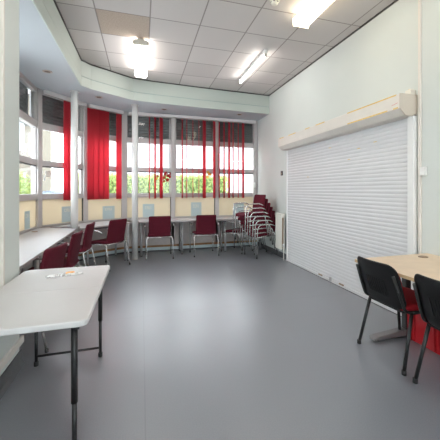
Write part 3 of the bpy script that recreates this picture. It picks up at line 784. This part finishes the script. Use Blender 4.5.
for y in (-.64, .61): MB().b2((-.018, y, -.10), (.018, y + .03, -.05)).build('lamp_holder', M['lampbody'], r, bevel=.003)
sd = thing('smoke_detector', 'round cream smoke detector on the ceiling', 'detector', (1.375, 3.21, H))
MB().lathe([(.055, 0), (.055, -.015), (.050, -.022)], (0, 0, 0), 28).build('base', M['detector'], sd)
MB().lathe([(.042, -.02), (.042, -.035), (.034, -.048), (.015, -.052)], (0, 0, 0), 28).build('sensor_head', M['detector'], sd)
b = MB()
for k in range(6): b.box((.0425 * cos(k * pi / 3), .0425 * sin(k * pi / 3), -.030), (.004, .018, .008), k * pi / 3)
b.build('vents', M['dark'], sd)
for (x, y), lab in (((-1.25, 5.10), 'recessed downlight in the soffit nearest the left wall end'), ((-.72, 6.22), 'recessed downlight in the soffit between the two white posts'),
                    ((.44, 6.74), 'recessed downlight in the soffit just right of the second post'), ((2.03, 6.68), 'recessed downlight in the soffit nearest the right wall')):
    d = thing('downlight', lab, 'light', (x, y, SOF), 0, 'recessed downlights in the soffit')
    MB().lathe([(.062, 0), (.062, -.006), (.05, -.010), (.042, -.004)], (0, 0, 0), 28).build('bezel', M['brass'], d)
    MB().lathe([(.040, -.002), (.035, -.012), (.012, -.016)], (0, 0, 0), 24).build('lamp', M['lens'], d)

# ------------------------------------------------------------------ outdoors
struct(MB().b2((-30, 2.6, -.25), (30, 45, -.15)).build('ground_paving', M['pave']), 'pale paving outside the windows', 'ground')
hg = thing('hedge', 'bright green clipped hedge outside the straight windows', 'hedge', (.3, 11.2, -.15))
MB().b2((-2.3, -.35, 0), (2.5, .4, 1.88)).build('core', M['hedgedark'], hg)
b = MB(); rn = random.Random(11)
for k in range(6500):
    f_ = rn.random()
    if f_ < .72: x, y, z = rn.uniform(-2.4, 2.6), -.36 - abs(rn.gauss(0, .04)), rn.uniform(0.6, 2.0)
    else: x, y, z = rn.uniform(-2.4, 2.6), rn.uniform(-.4, .45), 1.9 + rn.gauss(0, .05)
    s = rn.uniform(.025, .055); a, c = rn.uniform(0, 2 * pi), rn.uniform(-1, 1)
    u = Vector((cos(a), sin(a) * .5, sin(a))).normalized() * s; v = Vector((-sin(a) * c, .4, cos(a))).normalized() * s * .6
    o = Vector((x, y, z)); b.add([o - u, o + v, o + u, o - v], [(0, 1, 2, 3)])
b.build('foliage', M['hedge'], hg)['kind'] = 'stuff'
def building(name, label, loc, rz, w, d, h, m, wins):
    r = thing(name, label, 'building', loc, rz)
    MB().b2((-w / 2, 0, 0), (w / 2, d, h)).build('wall', M[m], r)
    MB().sweep([(-w / 2 - .3, -.4, h), (-w / 2 - .3, d + .4, h), (-w / 2 - .3, d / 2, h + 1.6)], (w + .6, 0, 0)).build('roof', M['roof'], r)
    MB().b2((-w / 2, -.06, .95 * h - .8), (w / 2, 0, .95 * h - .72)).build('band', M['roof'], r)
    for x, z, a, c in wins:
        wn = MB().b2((x - a / 2 - .07, -.05, z - .07), (x + a / 2 + .07, .02, z + c + .07)).build('window_frame', M['white'], r)
        MB().b2((x - a / 2, -.06, z), (x + a / 2, 0, z + c)).build('pane', M['bglass'], wn)
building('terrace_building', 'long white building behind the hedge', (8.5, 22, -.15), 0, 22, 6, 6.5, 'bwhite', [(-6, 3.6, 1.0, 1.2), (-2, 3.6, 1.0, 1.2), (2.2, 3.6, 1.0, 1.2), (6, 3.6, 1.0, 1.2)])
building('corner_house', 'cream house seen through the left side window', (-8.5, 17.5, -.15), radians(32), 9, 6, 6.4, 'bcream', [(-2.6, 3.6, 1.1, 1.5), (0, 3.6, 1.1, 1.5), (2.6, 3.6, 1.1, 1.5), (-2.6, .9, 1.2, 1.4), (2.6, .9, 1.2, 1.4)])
def car(label, loc, rz, paint):
    r = thing('parked_car', label, 'car', loc, rz, 'parked cars outside the windows')
    body = [(-2.05, .32), (-2.1, .62), (-1.95, .86), (-1.0, .95), (-.9, .97), (1.55, .97), (1.95, .90), (2.08, .62), (2.05, .32)]
    MB().sweep([(x, -.84, z) for x, z in body], (0, 1.68, 0)).build('body', paint, r, bevel=.09, seg=3)
    cab = [(-1.05, .94), (-.40, 1.40), (-.15, 1.47), (1.0, 1.47), (1.25, 1.40), (1.70, .94)]
    MB().sweep([(x, -.74, z) for x, z in cab], (0, 1.48, 0)).build('cabin', paint, r, bevel=.10, seg=3)
    for s in (-1, 1):
        sw = [(-.78, 1.0), (-.34, 1.34), (.25, 1.38), (.25, 1.0)]; MB().sweep([(x, s * .742, z) for x, z in sw], (0, s * .01, 0)).build('side_window', M['carglass'], r)
        sw = [(.33, 1.0), (.33, 1.38), (1.05, 1.36), (1.4, 1.0)]; MB().sweep([(x, s * .742, z) for x, z in sw], (0, s * .01, 0)).build('side_window', M['carglass'], r)
    MB().sweep([(-1.0, -.62, 1.0), (-.45, -.58, 1.38), (-.45, .58, 1.38), (-1.0, .62, 1.0)], (-.03, 0, .02)).build('windscreen', M['carglass'], r)
    for x in (-1.3, 1.3):
        for s in (-1, 1):
            MB().tube([(x, s * .66, .31), (x, s * .86, .31)], .31, 24).build('wheel', M['cap'], r)
    return r
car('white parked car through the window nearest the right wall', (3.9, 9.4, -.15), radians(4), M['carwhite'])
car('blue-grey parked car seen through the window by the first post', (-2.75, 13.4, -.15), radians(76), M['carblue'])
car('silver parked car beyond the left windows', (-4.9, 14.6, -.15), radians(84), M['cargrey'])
tr = thing('garden_tree', 'small green tree seen through the left side window', 'tree', (-3.25, 10.4, -.15))
MB().tube([(0, 0, 0), (.03, .02, .8), (0, .05, 1.6)], .05, 8, rr=[.07, .055, .03]).build('trunk', M['bark'], tr)
b = MB()
for k in range(1800):
    a, c = rn.uniform(0, 2 * pi), rn.uniform(-1, 1); rad = rn.random() ** .4
    o = Vector((.42 * rad * cos(a) * math.sqrt(1 - c * c), .42 * rad * sin(a) * math.sqrt(1 - c * c), 1.3 + .75 * rad * c))
    s = rn.uniform(.03, .06); u = Vector((rn.uniform(-1, 1), rn.uniform(-1, 1), rn.uniform(-1, 1))).normalized() * s
    v = u.cross(Vector((rn.uniform(-1, 1), rn.uniform(-1, 1), rn.uniform(-1, 1)))).normalized() * s * .6
    b.add([o - u, o + v, o + u, o - v], [(0, 1, 2, 3)])
b.build('foliage', M['hedge'], tr)['kind'] = 'stuff'

# ------------------------------------------------------------------ world, camera
w = bpy.data.worlds.new('overcast_sky'); SC.world = w; w.use_nodes = True
bg = w.node_tree.nodes['Background']; bg.inputs[0].default_value = (.90, .955, 1, 1); bg.inputs[1].default_value = 6.0

cam = bpy.data.cameras.new('camera'); co = bpy.data.objects.new('camera', cam); COL.objects.link(co)
cam.sensor_fit = 'HORIZONTAL'; cam.sensor_width = 36; cam.lens = 319.77 / 440 * 36
cam.shift_x = -(245.93 - 220) / 440; cam.shift_y = -(220 - 190.39) / 440
co.location = (0, 0, 1.33); co.rotation_euler = (pi / 2, 0, -.3153)
cam.clip_start = .05
SC.camera = co
SC.view_settings.view_transform = 'Standard'; SC.view_settings.look = 'None'
SC.view_settings.gamma = 1; SC.view_settings.use_curve_mapping = False
SC.view_settings.exposure = 0.42
SC.cycles.max_bounces = 10; SC.cycles.diffuse_bounces = 6; SC.cycles.transparent_max_bounces = 16
SC.cycles.use_denoising = True
SC.cycles.sample_clamp_indirect = 6
